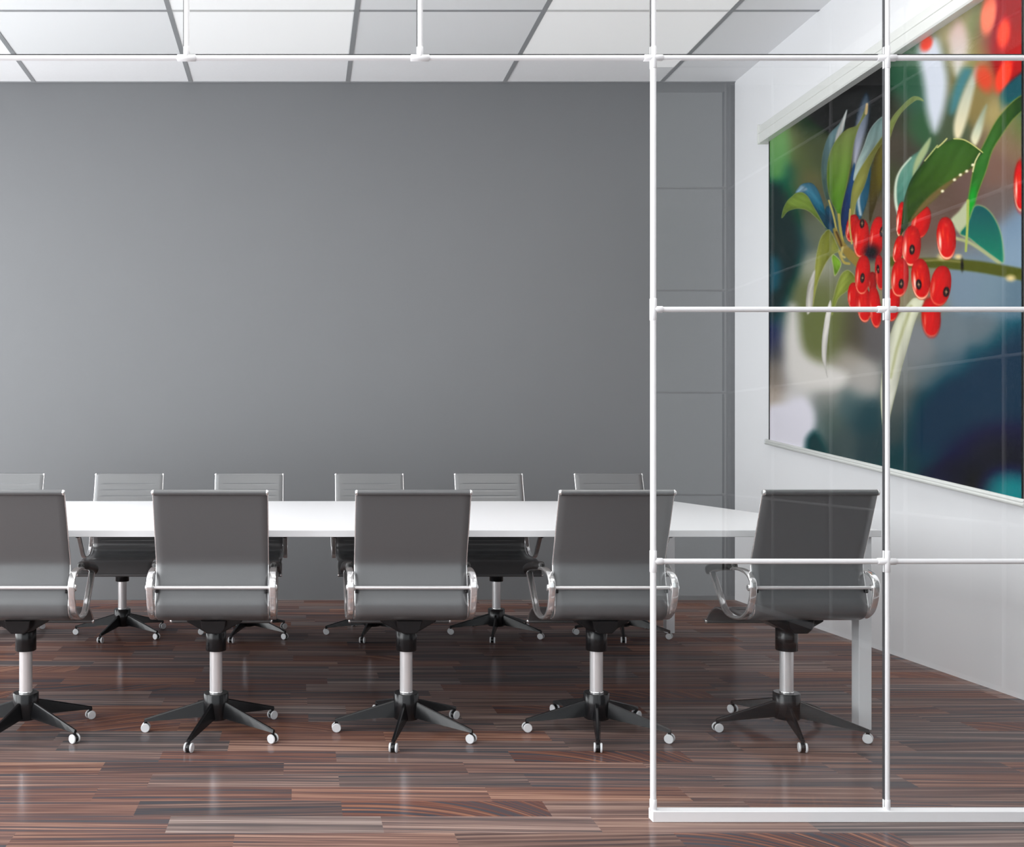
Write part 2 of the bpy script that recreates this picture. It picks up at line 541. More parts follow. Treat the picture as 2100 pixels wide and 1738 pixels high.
def make_chair(name, turned):
    """origin on the floor under the column; the sitter faces +y, or -y when turned (the star base keeps its angle)"""
    root = empty(name, (0, 0, 0))
    up = []          # everything above the swivel
    base_profile, _ = resample(spline(PROFILE, 12), 280)
    # ---- leather sheet with stitched cross ribs on the sitter's side
    n = len(base_profile)
    total = 0.0
    dist = [0.0]
    for a, b in zip(base_profile, base_profile[1:]):
        dist.append(dist[-1] + math.dist(a, b))
    total = dist[-1]
    xs = [-HALF, -HALF + 0.003, -0.19, -0.172, -0.164, -0.08, 0.0, 0.08, 0.164, 0.172, 0.19, HALF - 0.003, HALF]
    v, f = [], []
    t = 0.0055
    for x in xs:
        edge = 1.0 if abs(x) < HALF - 0.001 else 0.35
        w = 1.0 if abs(x) <= 0.165 else 0.0
        fr, bk = [], []
        for i, (y, z) in enumerate(base_profile):
            a, b = base_profile[max(i - 1, 0)], base_profile[min(i + 1, n - 1)]
            ty, tz = b[0] - a[0], b[1] - a[1]
            l = math.hypot(ty, tz)
            ny, nz = -tz / l, ty / l            # towards the sitter
            ph = ((dist[i] - 0.066) / 0.0415)
            gr = 0.0
            if 0.05 < dist[i] < total - 0.12:
                d = abs(ph - round(ph)) * 0.0415
                gr = 0.0042 * max(0.0, 1 - d / 0.0034) * w
            fr.append((x, y + ny * (t * edge - gr), z + nz * (t * edge - gr)))
            bk.append((x, y - ny * t * edge, z - nz * t * edge))
        v += fr + bk[::-1]
    m = 2 * n
    for k in range(len(xs) - 1):
        for i in range(m):
            j = (i + 1) % m
            f.append((k * m + i, k * m + j, (k + 1) * m + j, (k + 1) * m + i))
    for k in (0, len(xs) - 1):
        for i in range(n - 1):
            f.append((k * m + i, k * m + i + 1, k * m + m - 2 - i, k * m + m - 1 - i))
    sheet = MB().add(v, f, True).build('seat_shell', M_LEATHER, root)
    up.append(sheet)
    # rolled leather ends over the cross tubes
    for nm, (y, z), r in (('top_roll', (-0.257, 0.990), 0.0115), ('front_roll', (0.2635, 0.404), 0.0095)):
        o = MB().cyl((-HALF + 0.004, y, z), (HALF - 0.004, y, z), r, n=20).build(nm, M_LEATHER, root)
        up.append(o)
        for s in (-1, 1):
            MB().cyl((s * (HALF - 0.005), y, z), (s * (HALF + 0.0045), y, z), r + 0.0008, r - 0.001, n=20, c=0.0015).build('end_cap', M_CHROME, o)
    # polished side rails
    for s in (-1, 1):
        r, _ = resample(base_profile, 90)
        up.append(MB().sweep_yz(r, circle(0.0029, 8), s * (HALF + 0.0005)).build('side_rail', M_CHROME, root))
    # arm loops
    loop = spline(ARM_LOOP, 7, closed=True)
    sec = rounded_rect(0.027, 0.013, 0.005)
    for s in (-1, 1):
        o = MB().sweep_yz(loop, sec, s * 0.2385, closed=True).build('armrest', M_CHROME, root)
        # bulge of the joint where the back bar enters
        pad = spline([(-0.060, 0.686), (0.02, 0.676), (0.09, 0.665), (0.15, 0.650), (0.192, 0.630)], 8)

        def psec(tt):
            e = min(1.0, 0.45 + 3.2 * min(tt, 1 - tt)) if 0 < tt < 1 else 0.4
            e = max(0.4, min(1.0, e))
            return [(a * e, b * (0.5 + 0.5 * e)) for a, b in rounded_rect(0.050, 0.036, 0.015)]
        MB().sweep_yz(pad, psec, s * 0.2385).build('arm_pad', M_PAD, o)
        MB().cyl((s * 0.2215, -0.204, 0.618), (s * 0.2560, -0.204, 0.618), 0.0135, n=20, c=0.003).build('bar_joint', M_CHROME, o)
        MB().box(s * 0.214 - 0.006, s * 0.214 + 0.006, -0.196, -0.168, 0.595, 0.612, 0.002).build('bracket', M_BLACK, o)
        up.append(o)
    # back bar
    up.append(MB().cyl((-0.226, -0.204, 0.618), (0.226, -0.204, 0.618), 0.0068, n=18).build('back_bar', M_BRUSHED, root))
    # tilt mechanism under the seat
    mech = MB()
    body = [(-0.112, 0.475), (-0.112, 0.462), (-0.082, 0.445), (-0.050, 0.426), (-0.034, 0.419), (0.034, 0.419), (0.050, 0.426), (0.082, 0.445), (0.112, 0.462), (0.112, 0.475)]
    mech.prism(body, 'y', -0.075, 0.085)
    mech.prism([(-0.052, 0.475), (-0.046, 0.440), (-0.026, 0.421), (0.026, 0.421), (0.046, 0.440), (0.052, 0.475)], 'y', -0.118, -0.06)
    up.append(mech.build('tilt_mechanism', M_BLACK, root, bevel=0.004))
    up.append(MB().cyl((0, 0, 0.332), (0, 0, 0.422), 0.042, n=40, c=0.002).build('column_sleeve', M_BLACK, root))
    MB().cyl((0, 0, 0.150), (0, 0, 0.336), 0.0262, n=40).build('gas_column', M_BRUSHED, root)
    hub = MB().cyl((0, 0, 0.054), (0, 0, 0.160), 0.0515, n=48, c=0.003).build('base_hub', M_BLACK, root)
    MB().cyl((0, 0, 0.158), (0, 0, 0.1655), 0.0275, n=40, c=0.001).build('hub_ring', M_CHROME, hub)
    # five-star base
    for k in range(5):
        th = math.radians(16 + 72 * k)
        d = Vector((-math.sin(th), -math.cos(th), 0))
        s = Vector((-d.y, d.x, 0))
        secs = []
        for q in np.linspace(0, 1, 7):
            r = 0.040 + q * 0.252
            zt = 0.130 + (0.0535 - 0.130) * q
            zb = 0.064 + (0.0425 - 0.064) * q
            wb = 0.0165 + (0.0085 - 0.0165) * q
            wt = 0.0055 + (0.0048 - 0.0055) * q
            zs_ = zt - 0.004
            secs.append([d * r + s * wb + Vector((0, 0, zb)), d * r + s * (wt + 0.001) + Vector((0, 0, zs_)), d * r + s * wt * 0.75 + Vector((0, 0, zt)),
                         d * r - s * wt * 0.75 + Vector((0, 0, zt)), d * r - s * (wt + 0.001) + Vector((0, 0, zs_)), d * r - s * wb + Vector((0, 0, zb))])
        v = [p for a in secs for p in a]
        m_ = 6
        f = [tuple(range(m_)), tuple(6 * m_ + i for i in range(m_ - 1, -1, -1))]
        for a in range(6):
            for i in range(m_):
                j = (i + 1) % m_
                f.append((a * m_ + i, a * m_ + j, (a + 1) * m_ + j, (a + 1) * m_ + i))
        MB().add(v, f).build('base_leg', M_BLACK, root)
        c = d * 0.287 + Vector((0, 0, 0.0185))
        fork = MB()
        fork.cyl(c - s * 0.0085, c + s * 0.0085, 0.0155, n=20, c=0.002)
        fork.cyl(c + Vector((0, 0, 0.008)), c + Vector((0, 0, 0.028)), 0.0065, n=14)
        fo = fork.build('caster', M_BLACK, root)
        for e in (-1, 1):
            w0, w1 = c + s * e * 0.0082, c + s * e * 0.0158
            MB().cyl(w0, w1, 0.0185, n=28, c=0.0022).build('wheel', M_WHEEL, fo)
    if turned:
        for o in up:
            o.rotation_euler.z = PI
    return root


def copy_tree(o, parent=None):
    c = o.copy()
    COL.objects.link(c)
    if parent is not None:
        c.parent = parent
    for ch in list(o.children):
        copy_tree(ch, c)
    return c


NEAR = [(-1.128, 'grey leather office chair seen from behind, cut off by the left edge of the photo'),
        (-0.348, 'grey leather office chair seen from behind, second from the left in the near row'),
        (0.432, 'grey leather office chair seen from behind, middle one of five in the near row'),
        (1.212, 'grey leather office chair seen from behind, crossed by the corner post of the glass partition'),
        (1.992, 'dark grey leather office chair seen whole behind the glass pane, beside the front table leg')]
FAR = [(-1.893, 'grey office chair across the table, mostly hidden behind the chair at the left photo edge'),
       (-1.116, 'grey office chair across the table, second from the left, seat and chrome column in view'),
       (-0.336, 'grey office chair across the table, third from the left, mostly behind the second near chair'),
       (0.445, 'grey office chair across the table, fourth from the left, mostly behind the middle near chair'),
       (1.222, 'grey office chair across the table, fifth from the left, dark seat and column in view'),
       (2.003, 'grey office chair across the table at its right end, beside the corner post')]
for nm, rows, yy, turned, grp in (('office_chair', NEAR, 3.9, False, 'chairs along the near side of the table'),
                                  ('office_chair', FAR, 5.945, True, 'chairs along the far side of the table')):
    proto = make_chair(nm, turned)
    for i, (x, lab) in enumerate(rows):
        o = proto if i == 0 else copy_tree(proto)
        o.location = (x, yy, 0)
        tag(o, lab, 'chair', grp)

# ------------------------------------------------------------------ projection screen on the right wall
XS = 3.296
screen = empty('wall_mounted_projection_screen', (0, 0, 0), 'wall mounted projection screen showing red berries and green leaves, white case on top', 'projection screen')
HY1 = 6.735
HY0 = 4.05
case = MB()
case.prism([(3.24, 3.335), (3.24, 3.388), (3.236, 3.390), (3.236, 3.396), (3.24, 3.398), (3.246, 3.448), (3.252, 3.452), (X_RIGHT - 0.002, 3.452), (X_RIGHT - 0.002, 3.325), (3.246, 3.325)], 'y', HY0, HY1)
case = case.build('screen_case', M_HOUSING, screen, bevel=0.001)
for y in (HY0 - 0.006, HY1 - 0.004):
    MB().box(3.234, X_RIGHT - 0.002, y, y + 0.010, 3.318, 3.458, 0.002).build('end_cap', M_HOUSING, case)


def to_pixel(x, y, z):
    return VX + x * F_PX / y, VY - (z - EYE) * F_PX / y


CV = {'left': 1576.5, 'right': 2097.0}


def bottom_px(px):
    return 903.0 + (px - 1577.0) * (1025.0 - 903.0) / 520.0


# ---------- the printed picture, laid out in its own plane and coloured per vertex
def paint(px, py):
    """colour of the picture; coordinates are the sheet's own, as they appear in the photograph"""
    S = 3.863
    rng = np.random.default_rng(7)
    shape = px.shape
    px = px.ravel()
    py = py.ravel()
    ax = (px - 1560.0) * S
    ay = py * S
    img = np.zeros((px.size, 3))
    # soft background
    P = [(1590, 300, 90, 145, 85), (1605, 290, 115, 165, 100), (1625, 280, 105, 95, 70), (1640, 310, 85, 95, 60), (1590, 360, 20, 70, 75), (1600, 420, 15, 65, 45),
         (1620, 430, 20, 70, 50), (1640, 380, 95, 90, 60), (1655, 420, 85, 80, 65), (1680, 225, 18, 22, 20), (1740, 180, 13, 13, 14), (1790, 150, 12, 12, 14),
         (1800, 220, 20, 22, 25), (1720, 230, 15, 18, 20), (1650, 255, 35, 55, 40), (1665, 300, 70, 75, 55), (1585, 500, 12, 60, 65), (1590, 600, 14, 50, 75), (1583, 690, 20, 25, 70),
         (1610, 560, 22, 48, 46), (1630, 500, 60, 78, 82), (1640, 600, 100, 105, 80), (1602, 650, 35, 65, 72), (1600, 720, 62, 62, 62), (1655, 680, 105, 115, 68),
         (1690, 690, 105, 110, 70), (1660, 560, 150, 150, 132), (1625, 650, 150, 152, 148), (1618, 700, 168, 168, 172), (1622, 760, 192, 188, 188), (1680, 770, 207, 202, 198),
         (1730, 740, 155, 148, 138), (1712, 690, 85, 85, 62), (1745, 690, 78, 72, 60), (1790, 690, 92, 88, 88), (1760, 780, 165, 160, 155), (1590, 770, 112, 102, 92), (1582, 820, 172, 158, 145),
         (1620, 840, 207, 203, 207), (1645, 850, 208, 206, 215), (1640, 730, 178, 172, 166), (1645, 795, 196, 192, 188), (1700, 800, 160, 156, 150), (1665, 720, 130, 128, 100), (1600, 460, 14, 58, 52), (1610, 380, 30, 95, 70), (1670, 470, 95, 100, 85), (1660, 620, 112, 112, 85), (1680, 600, 120, 118, 100), (1595, 900, 190, 186, 192), (1640, 895, 205, 204, 210), (1668, 885, 100, 115, 115), (1690, 830, 105, 112, 108),
         (1740, 830, 72, 92, 94), (1700, 870, 78, 92, 86), (1770, 860, 42, 66, 72), (1730, 900, 68, 80, 80), (1790, 920, 50, 66, 70), (1690, 930, 62, 74, 74),
         (1658, 912, 60, 95, 90), (1840, 150, 45, 80, 60), (1835, 230, 62, 62, 52), (1850, 300, 72, 66, 58), (1868, 200, 55, 85, 68), (1855, 100, 80, 105, 85), (1840, 370, 66, 70, 52),
         (1870, 330, 66, 62, 56), (1850, 420, 92, 76, 66), (1900, 440, 98, 80, 72), (1990, 380, 98, 78, 72), (2040, 350, 112, 86, 76), (2070, 290, 122, 98, 80), (2050, 420, 100, 88, 84),
         (1940, 400, 92, 74, 66), (1890, 270, 55, 85, 60), (1940, 260, 70, 80, 62), (2000, 200, 125, 110, 70), (1960, 30, 150, 140, 105), (2010, 60, 110, 118, 82), (2000, 110, 130, 125, 80), (2080, 30, 140, 30, 45),
         (2070, 100, 150, 25, 30), (2095, 140, 130, 20, 25), (2095, 200, 20, 80, 85), (2060, 240, 130, 115, 85), (2090, 260, 90, 105, 60),
         (2080, 470, 112, 132, 152), (2090, 510, 122, 142, 160), (1980, 590, 112, 128, 142), (2030, 610, 110, 128, 140), (2080, 620, 92, 112, 126), (1900, 600, 120, 118, 100),
         (1850, 590, 128, 118, 92), (2020, 680, 96, 106, 112), (1950, 690, 102, 112, 118), (1880, 720, 118, 120, 122), (1850, 770, 112, 114, 112), (1905, 770, 92, 102, 106), (1960, 750, 82, 97, 106),
         (2085, 690, 28, 74, 88), (2045, 715, 44, 82, 92), (2005, 750, 40, 76, 88), (2080, 760, 18, 56, 70), (1950, 810, 28, 60, 72), (1895, 835, 60, 72, 74), (1850, 830, 84, 88, 86),
         (1845, 880, 62, 72, 72), (2000, 830, 18, 50, 65), (2060, 850, 20, 46, 66), (1860, 940, 34, 62, 68), (1900, 920, 24, 62, 74), (1960, 900, 20, 48, 70), (2040, 930, 20, 22, 52),
         (2085, 960, 16, 16, 40), (1960, 975, 20, 22, 48), (1920, 985, 20, 40, 55), (2005, 1000, 15, 18, 30), (2062, 1000, 24, 118, 122), (2085, 1012, 22, 92, 96), (2035, 1012, 14, 60, 70), (1830, 960, 38, 64, 66)]
    acc = np.zeros((px.size, 3))
    ws = np.zeros(px.size)
    for x, y, r, g_, b_ in P:
        d2 = (px - x) ** 2 + ((py - y) * 0.85) ** 2
        w = np.exp(-d2 / (2 * 18.0 ** 2)) + 0.004 * np.exp(-d2 / (2 * 60.0 ** 2)) + 1e-9
        acc += w[:, None] * np.array((r, g_, b_))
        ws += w
    img = acc / ws[:, None]

    def ease(d, soft):
        t = np.clip(d / soft * 0.5 + 0.5, 0, 1)
        return t * t * (3 - 2 * t)

    def poly(pts, color, soft=4.0, top=None, rim=None, rim_w=10.0, smooth=True):
        """fill an outline; colour may run to a second one from top to bottom; rim colours its edge"""
        pts = spline(pts, 4, closed=True) if smooth else pts
        q = np.array(pts, float)
        lo, hi = q.min(0) - soft * 2, q.max(0) + soft * 2
        sel = np.where((ax > lo[0]) & (ax < hi[0]) & (ay > lo[1]) & (ay < hi[1]))[0]
        if not sel.size:
            return
        x, y = ax[sel], ay[sel]
        best = np.full(x.shape, 1e18)
        ins = np.zeros(x.shape, bool)
        for (x0, y0), (x1, y1) in zip(q, np.roll(q, -1, 0)):
            dx, dy = x1 - x0, y1 - y0
            t = np.clip(((x - x0) * dx + (y - y0) * dy) / (dx * dx + dy * dy + 1e-9), 0, 1)
            best = np.minimum(best, (x - x0 - t * dx) ** 2 + (y - y0 - t * dy) ** 2)
            ins ^= ((y0 > y) != (y1 > y)) & (x < dx * (y - y0) / (dy if dy else 1e-9) + x0)
        d = np.sqrt(best) * np.where(ins, 1, -1)
        a = ease(d, soft)[:, None]
        c = np.array(color, float)[None]
        if top is not None:
            k = np.clip((y - q[:, 1].min()) / (q[:, 1].max() - q[:, 1].min()), 0, 1)[:, None]
            c = np.array(top, float)[None] * (1 - k) + c * k
        if smooth and soft < 12:
            ph = rng.uniform(0, 6.28, 8)
            ext = q.max(0) - q.min(0)
            ln = math.hypot(*ext)
            an = math.atan2(ext[1], ext[0] * (1 if q[q[:, 1].argmin(), 0] < q[q[:, 1].argmax(), 0] else -1))
            u = (x * math.cos(an) + y * math.sin(an)) / ln
            w = (-x * math.sin(an) + y * math.cos(an)) / ln
            tex = 0.11 * np.sin(5 * u + 9 * w + ph[0]) + 0.05 * np.sin(30 * w + 4 * u + ph[1]) + 0.035 * np.sin(75 * w + 3 * np.sin(7 * u) + ph[2])
            c = c * (1 + tex)[:, None] * (1 - 0.22 * np.exp(-np.maximum(d, 0) / 16.0))[:, None]
        if rim is not None:
            e = 0.75 * np.exp(-(np.maximum(d, 0) / (0.6 * rim_w)) ** 2)[:, None]
            c = c * (1 - e) + np.array(rim, float)[None] * e
        img[sel] = img[sel] * (1 - a) + c * a

    def line(pts, w, color, soft=3.0):
        pts = spline(pts, 5)
        q = np.array(pts, float)
        wm = max(w) if isinstance(w, tuple) else w
        lo, hi = q.min(0) - wm - soft * 2, q.max(0) + wm + soft * 2
        sel = np.where((ax > lo[0]) & (ax < hi[0]) & (ay > lo[1]) & (ay < hi[1]))[0]
        if not sel.size:
            return
        x, y = ax[sel], ay[sel]
        best = np.full(x.shape, -1e18)
        n_ = len(q) - 1
        for i in range(n_):
            (x0, y0), (x1, y1) = q[i], q[i + 1]
            dx, dy = x1 - x0, y1 - y0
            t = np.clip(((x - x0) * dx + (y - y0) * dy) / (dx * dx + dy * dy + 1e-9), 0, 1)
            wi = w if not isinstance(w, tuple) else w[0] + (w[1] - w[0]) * (i + t) / n_
            best = np.maximum(best, wi / 2 - np.hypot(x - x0 - t * dx, y - y0 - t * dy))
        a = ease(best, soft)[:, None]
        img[sel] = img[sel] * (1 - a) + np.array(color, float)[None] * a

    def blob(cx, cy, rx, ry, ang, color, soft=0.5, amount=1.0):
        an = math.radians(ang)
        u = ((ax - cx) * math.cos(an) + (ay - cy) * math.sin(an)) / rx
        w = (-(ax - cx) * math.sin(an) + (ay - cy) * math.cos(an)) / ry
        r = np.hypot(u, w)
        a = (ease(1 - r, soft) * amount)[:, None]
        img[:] = img * (1 - a) + np.array(color, float)[None] * a

    def berry(cx, cy, rx, ry, ang, star=None, dark=0.0, lit=1.0, soft=0.06):
        cy += 1545
        an = math.radians(ang)
        sel = np.where((np.abs(ax - cx) < ry * 1.3) & (np.abs(ay - cy) < ry * 1.3))[0]
        if not sel.size:
            return
        x, y = ax[sel] - cx, ay[sel] - cy
        u = (x * math.cos(an) + y * math.sin(an)) / rx
        w = (-x * math.sin(an) + y * math.cos(an)) / ry
        r = (np.abs(u) ** 2.2 + np.abs(w) ** 2.2) ** (1 / 2.2)
        a = ease(1 - r, soft)[:, None]
        base = np.array((202, 26, 16), float) * (1 - dark)
        deep = np.array((118, 8, 12), float) * (1 - dark)
        k = np.clip(0.42 * (u + 0.25) ** 2 + 0.5 * np.clip(-w - 0.15, 0, 1) ** 2 + 0.12 * np.sin(5 * u + 3 * w + cx) ** 2 + 0.35 * np.clip(r - 0.75, 0, 1), 0, 1)[:, None]
        c = base * (1 - k) + deep * k
        for uu, ww, su, sw_, am, colr in ((-0.66, 0.15, 0.15, 0.42, 0.95, (255, 214, 196)), (-0.30, -0.25, 0.10, 0.30, 0.40, (250, 140, 105)),
                                          (0.18, 0.05, 0.12, 0.42, 0.38, (248, 112, 78)), (0.05, -0.62, 0.22, 0.10, 0.30, (248, 150, 130))):
            h = (np.exp(-((u - uu) / su) ** 2 - ((w - ww) / sw_) ** 2) * am * lit).clip(0, 1)[:, None]
            c = c * (1 - h) + np.array(colr) * h
        e = (np.exp(-((r - 0.94) / 0.06) ** 2) * np.clip(w + 0.1 - 0.3 * u, 0, 1) * 0.85 * lit).clip(0, 1)[:, None]
        c = c * (1 - e) + np.array((255, 206, 170)) * e
        if star:
            sx, sy = star
            rr = np.hypot((u - sx) / 0.30, (w - sy) / 0.25)
            s_ = ease(1 - rr, 0.25)[:, None]
            c = c * (1 - s_) + np.array((24, 16, 28)) * s_
            s_ = (np.exp(-((u - sx) / 0.06) ** 2 - ((w - sy) / 0.15) ** 2) + np.exp(-((u - sx) / 0.18) ** 2 - ((w - sy) / 0.03) ** 2)).clip(0, 1)[:, None] * 0.75
            c = c * (1 - s_) + np.array((196, 156, 112)) * s_
        img[sel] = img[sel] * (1 - a) + c * a

    # ---- large soft areas of the background
    poly([(60, 1480), (60, 2480), (230, 2330), (320, 1950), (250, 1680), (170, 1500)], (12, 50, 50), 70)
    poly([(75, 2050), (75, 2300), (150, 2250), (150, 2080)], (24, 82, 96), 50)
    poly([(300, 2300), (300, 2760), (430, 2850), (560, 2800), (640, 2500), (560, 2280)], (100, 106, 66), 150)
    poly([(230, 2440), (195, 2750), (270, 3040), (600, 3080), (680, 2960), (460, 2890), (330, 2760), (290, 2480)], (204, 199, 194), 60)
    poly([(50, 3250), (40, 3620), (330, 3580), (430, 3330), (340, 3160), (200, 3200)], (214, 210, 219), 45)
    poly([(360, 3480), (380, 3590), (520, 3600), (440, 3420)], (24, 62, 64), 40)
    poly([(1240, 3200), (1600, 2900), (2150, 2640), (2150, 3500), (1700, 3600), (1240, 3560)], (17, 54, 70), 130)
    blob(1880, 3610, 300, 190, -12, (15, 15, 44), 0.95)
    blob(1985, 3890, 165, 130, 0, (26, 124, 128), 0.95)
    poly([(60, 1100), (60, 1400), (190, 1380), (200, 1020), (120, 1040)], (84, 138, 80), 60, top=(120, 160, 100))
    # ---- out of focus things at the top right
    poly([(1250, 380), (1290, 650), (1320, 900), (1380, 1050), (1450, 880), (1480, 650), (1440, 430), (1380, 300)], (190, 194, 204), 50)
    poly([(1550, 170), (1490, 290), (1510, 470), (1560, 600), (1640, 420), (1640, 280), (1600, 190)], (190, 190, 185), 50, top=(190, 160, 152))
    poly([(1610, 540), (1560, 620), (1510, 760), (1500, 900), (1560, 860), (1620, 700), (1680, 560)], (70, 115, 120), 40)
    poly([(1700, 540), (1620, 700), (1560, 860), (1530, 990), (1540, 1090), (1585, 1085), (1640, 930), (1690, 720), (1725, 560)], (215, 200, 165), 24, top=(150, 160, 150))
    poly([(1790, 830), (1720, 950), (1665, 1090), (1700, 1150), (1740, 1080), (1775, 950)], (215, 205, 170), 18, top=(120, 145, 140))
    blob(1990, 190, 170, 290, 20, (140, 22, 40), 0.9)
    blob(2050, 430, 120, 200, 25, (160, 18, 22), 0.8)
    blob(1805, 110, 58, 160, 8, (236, 118, 92), 0.4)
    blob(1925, 265, 52, 120, 8, (226, 72, 52), 0.45)
    blob(1312, 345, 44, 62, 25, (222, 66, 48), 0.5)
    blob(1775, 620, 66, 105, -18, (196, 72, 52), 0.6)
    blob(1925, 600, 56, 140, 18, (232, 66, 48), 0.4)
    poly([(2110, 560), (1990, 640), (1905, 750), (1890, 880), (1950, 830), (2030, 760), (2110, 720)], (18, 76, 84), 26)
    blob(1850, 900, 70, 110, 20, (150, 135, 90), 0.9)
    # ---- leaves of the right half
    poly([(2120, 735), (2030, 775), (1940, 860), (1860, 960), (1790, 1090), (1740, 1190), (1700, 1290), (1670, 1400), (1645, 1560), (1633, 1700), (1642, 1780),
          (1680, 1660), (1730, 1510), (1790, 1350), (1840, 1190), (1920, 1060), (2000, 950), (2120, 830)], (42, 100, 42), 6, top=(56, 78, 40), rim=(135, 145, 70), rim_w=12)
    blob(1672, 1600, 26, 110, 8, (38, 145, 48), 0.9)
    poly([(1510, 1735), (1570, 1675), (1640, 1595), (1642, 1745), (1640, 1885), (1560, 1835), (1525, 1775)], (168, 172, 140), 14)
    poly([(1690, 1635), (1760, 1632), (1830, 1690), (1890, 1800), (1920, 1930), (1925, 2080), (1860, 2050), (1750, 1970), (1650, 1890), (1575, 1850), (1640, 1760)], (12, 118, 92), 12, top=(18, 78, 82), rim=(165, 170, 110), rim_w=16)
    line([(1548, 1890), (1650, 1920), (1760, 1990), (1890, 2085)], 26, (158, 160, 118), 12)
    line([(1642, 1590), (1638, 1780), (1625, 1990)], (22, 18), (156, 166, 84), 5)
    # ---- branch
    line([(1000, 2070), (1200, 2085), (1400, 2085), (1600, 2100), (1800, 2125), (2140, 2190)], (70, 96), (78, 82, 36), 16)
    line([(1250, 2070), (1420, 2062), (1600, 2078)], 16, (120, 116, 66), 12)
    for x, y, r in ((1440, 2035, 34), (1565, 2035, 26), (1980, 2205, 34)):
        blob(x, y, r, r * 0.7, 0, (208, 186, 132), 0.9)
    blob(1596, 2100, 12, 46, 0, (38, 36, 22), 0.8)
    # ---- teal leaf and the large green leaf
    poly([(1345, 1085), (1330, 1180), (1290, 1260), (1220, 1390), (1180, 1500), (1130, 1620), (1095, 1710), (1073, 1650), (1060, 1550), (1075, 1430), (1110, 1340), (1180, 1250), (1270, 1180)], (70, 118, 105), 10,
         top=(96, 128, 112))
    poly([(1345, 1090), (1325, 1190), (1250, 1320), (1205, 1400), (1215, 1300), (1260, 1200)], (148, 160, 118), 14)
    line([(1100, 1720), (1070, 1600), (1072, 1450), (1110, 1345), (1190, 1250)], (26, 10), (196, 204, 184), 10)
    berry(1112, 195, 36, 140, 4, lit=1.2)
    berry(1270, 215, 72, 132, 14, lit=0.5)
    poly([(1758, 1208), (1700, 1160), (1610, 1108), (1530, 1100), (1440, 1140), (1370, 1190), (1290, 1290), (1210, 1390), (1160, 1500), (1130, 1620), (1112, 1800), (1100, 1890), (1130, 1840),
          (1200, 1745), (1300, 1650), (1380, 1580), (1450, 1510), (1540, 1430), (1640, 1360), (1690, 1315), (1735, 1240)], (60, 78, 34), 5, top=(54, 82, 40))
    poly([(1690, 1318), (1560, 1395), (1440, 1470), (1330, 1560), (1240, 1660), (1170, 1770), (1210, 1735), (1300, 1650), (1380, 1580), (1450, 1510), (1540, 1430), (1640, 1360)], (104, 88, 56), 12)
    line([(1758, 1208), (1690, 1155), (1610, 1108), (1530, 1100)], 9, (186, 182, 112), 4)
    line([(1300, 1275), (1370, 1190), (1400, 1152)], 9, (170, 176, 110), 4)
    line([(1400, 1170), (1440, 1135), (1475, 1098)], 10, (188, 184, 118), 4)
    line([(1680, 1360), (1700, 1280), (1735, 1215)], 10, (200, 196, 140), 4)
    for x, y in ((1440, 1515), (1535, 1425), (1582, 1386), (1632, 1357), (1680, 1307)):
        blob(x, y, 12, 10, -30, (232, 222, 188), 0.8)
    line([(1100, 1860), (1095, 1960), (1088, 2060)], (10, 22), (168, 160, 92), 5)
    # ---- leaves of the left half
    poly([(830, 735), (775, 880), (745, 1050), (733, 1250), (745, 1320), (800, 1150), (850, 950), (858, 800)], (176, 174, 190), 26, top=(52, 66, 78))
    poly([(742, 1290), (700, 1440), (655, 1580), (632, 1745), (640, 1900), (690, 1780), (722, 1560), (745, 1430)], (22, 62, 100), 8)
    poly([(520, 1640), (500, 1740), (530, 1830), (600, 1840), (600, 1740), (560, 1650)], (30, 66, 84), 10)
    poly([(868, 1250), (820, 1330), (785, 1440), (758, 1550), (752, 1650), (778, 1745), (815, 1680), (852, 1560), (868, 1420)], (46, 82, 102), 6)
    line([(800, 1460), (775, 1580), (790, 1700)], 18, (168, 178, 178), 12)
    line([(740, 1600), (728, 1700)], 26, (196, 190, 150), 12)
    poly([(978, 1108), (920, 1200), (888, 1320), (866, 1480), (860, 1600), (862, 1770), (892, 1680), (930, 1560), (990, 1380)], (84, 74, 36), 5, top=(78, 72, 34))
    poly([(684, 866), (630, 970), (548, 1058), (502, 1170), (482, 1290), (484, 1420), (510, 1560), (560, 1680), (600, 1790), (590, 1660), (560, 1500), (545, 1300), (590, 1130), (655, 1040), (668, 960)], (66, 84, 70), 5,
         top=(92, 116, 126), rim=(96, 116, 110), rim_w=8)
    poly([(684, 868), (640, 960), (606, 1040), (588, 1130), (640, 1060), (662, 990)], (196, 196, 192), 8)
    poly([(842, 822), (800, 930), (760, 996), (690, 1020), (620, 1080), (570, 1160), (535, 1260), (524, 1400), (535, 1520), (560, 1600), (612, 1705), (632, 1790), (640, 1660), (680, 1480), (715, 1300), (742, 1120), (790, 980), (846, 890)],
         (66, 112, 32), 5, top=(112, 112, 74), rim=(128, 132, 70), rim_w=9)
    line([(842, 826), (834, 900)], 18, (176, 150, 110), 6)
    poly([(985, 922), (915, 962), (858, 1042), (815, 1160), (762, 1290), (738, 1380), (742, 1430), (830, 1280), (905, 1170), (985, 1060)], (152, 164, 158), 5, top=(108, 134, 132), rim=(176, 184, 178), rim_w=8)
    poly([(985, 1056), (905, 1160), (830, 1270), (760, 1390), (728, 1480), (712, 1600), (704, 1760), (728, 1735), (760, 1600), (820, 1480), (872, 1310), (925, 1190), (985, 1100)], (116, 116, 62), 5, rim=(140, 140, 84), rim_w=7)
    poly([(1012, 1010), (1050, 920), (1110, 850), (1170, 790), (1215, 764), (1265, 774), (1290, 802), (1240, 792), (1180, 830), (1110, 900), (1060, 990), (1030, 1080), (1012, 1150)], (96, 100, 50), 5, top=(126, 142, 92), rim=(158, 162, 100), rim_w=6)
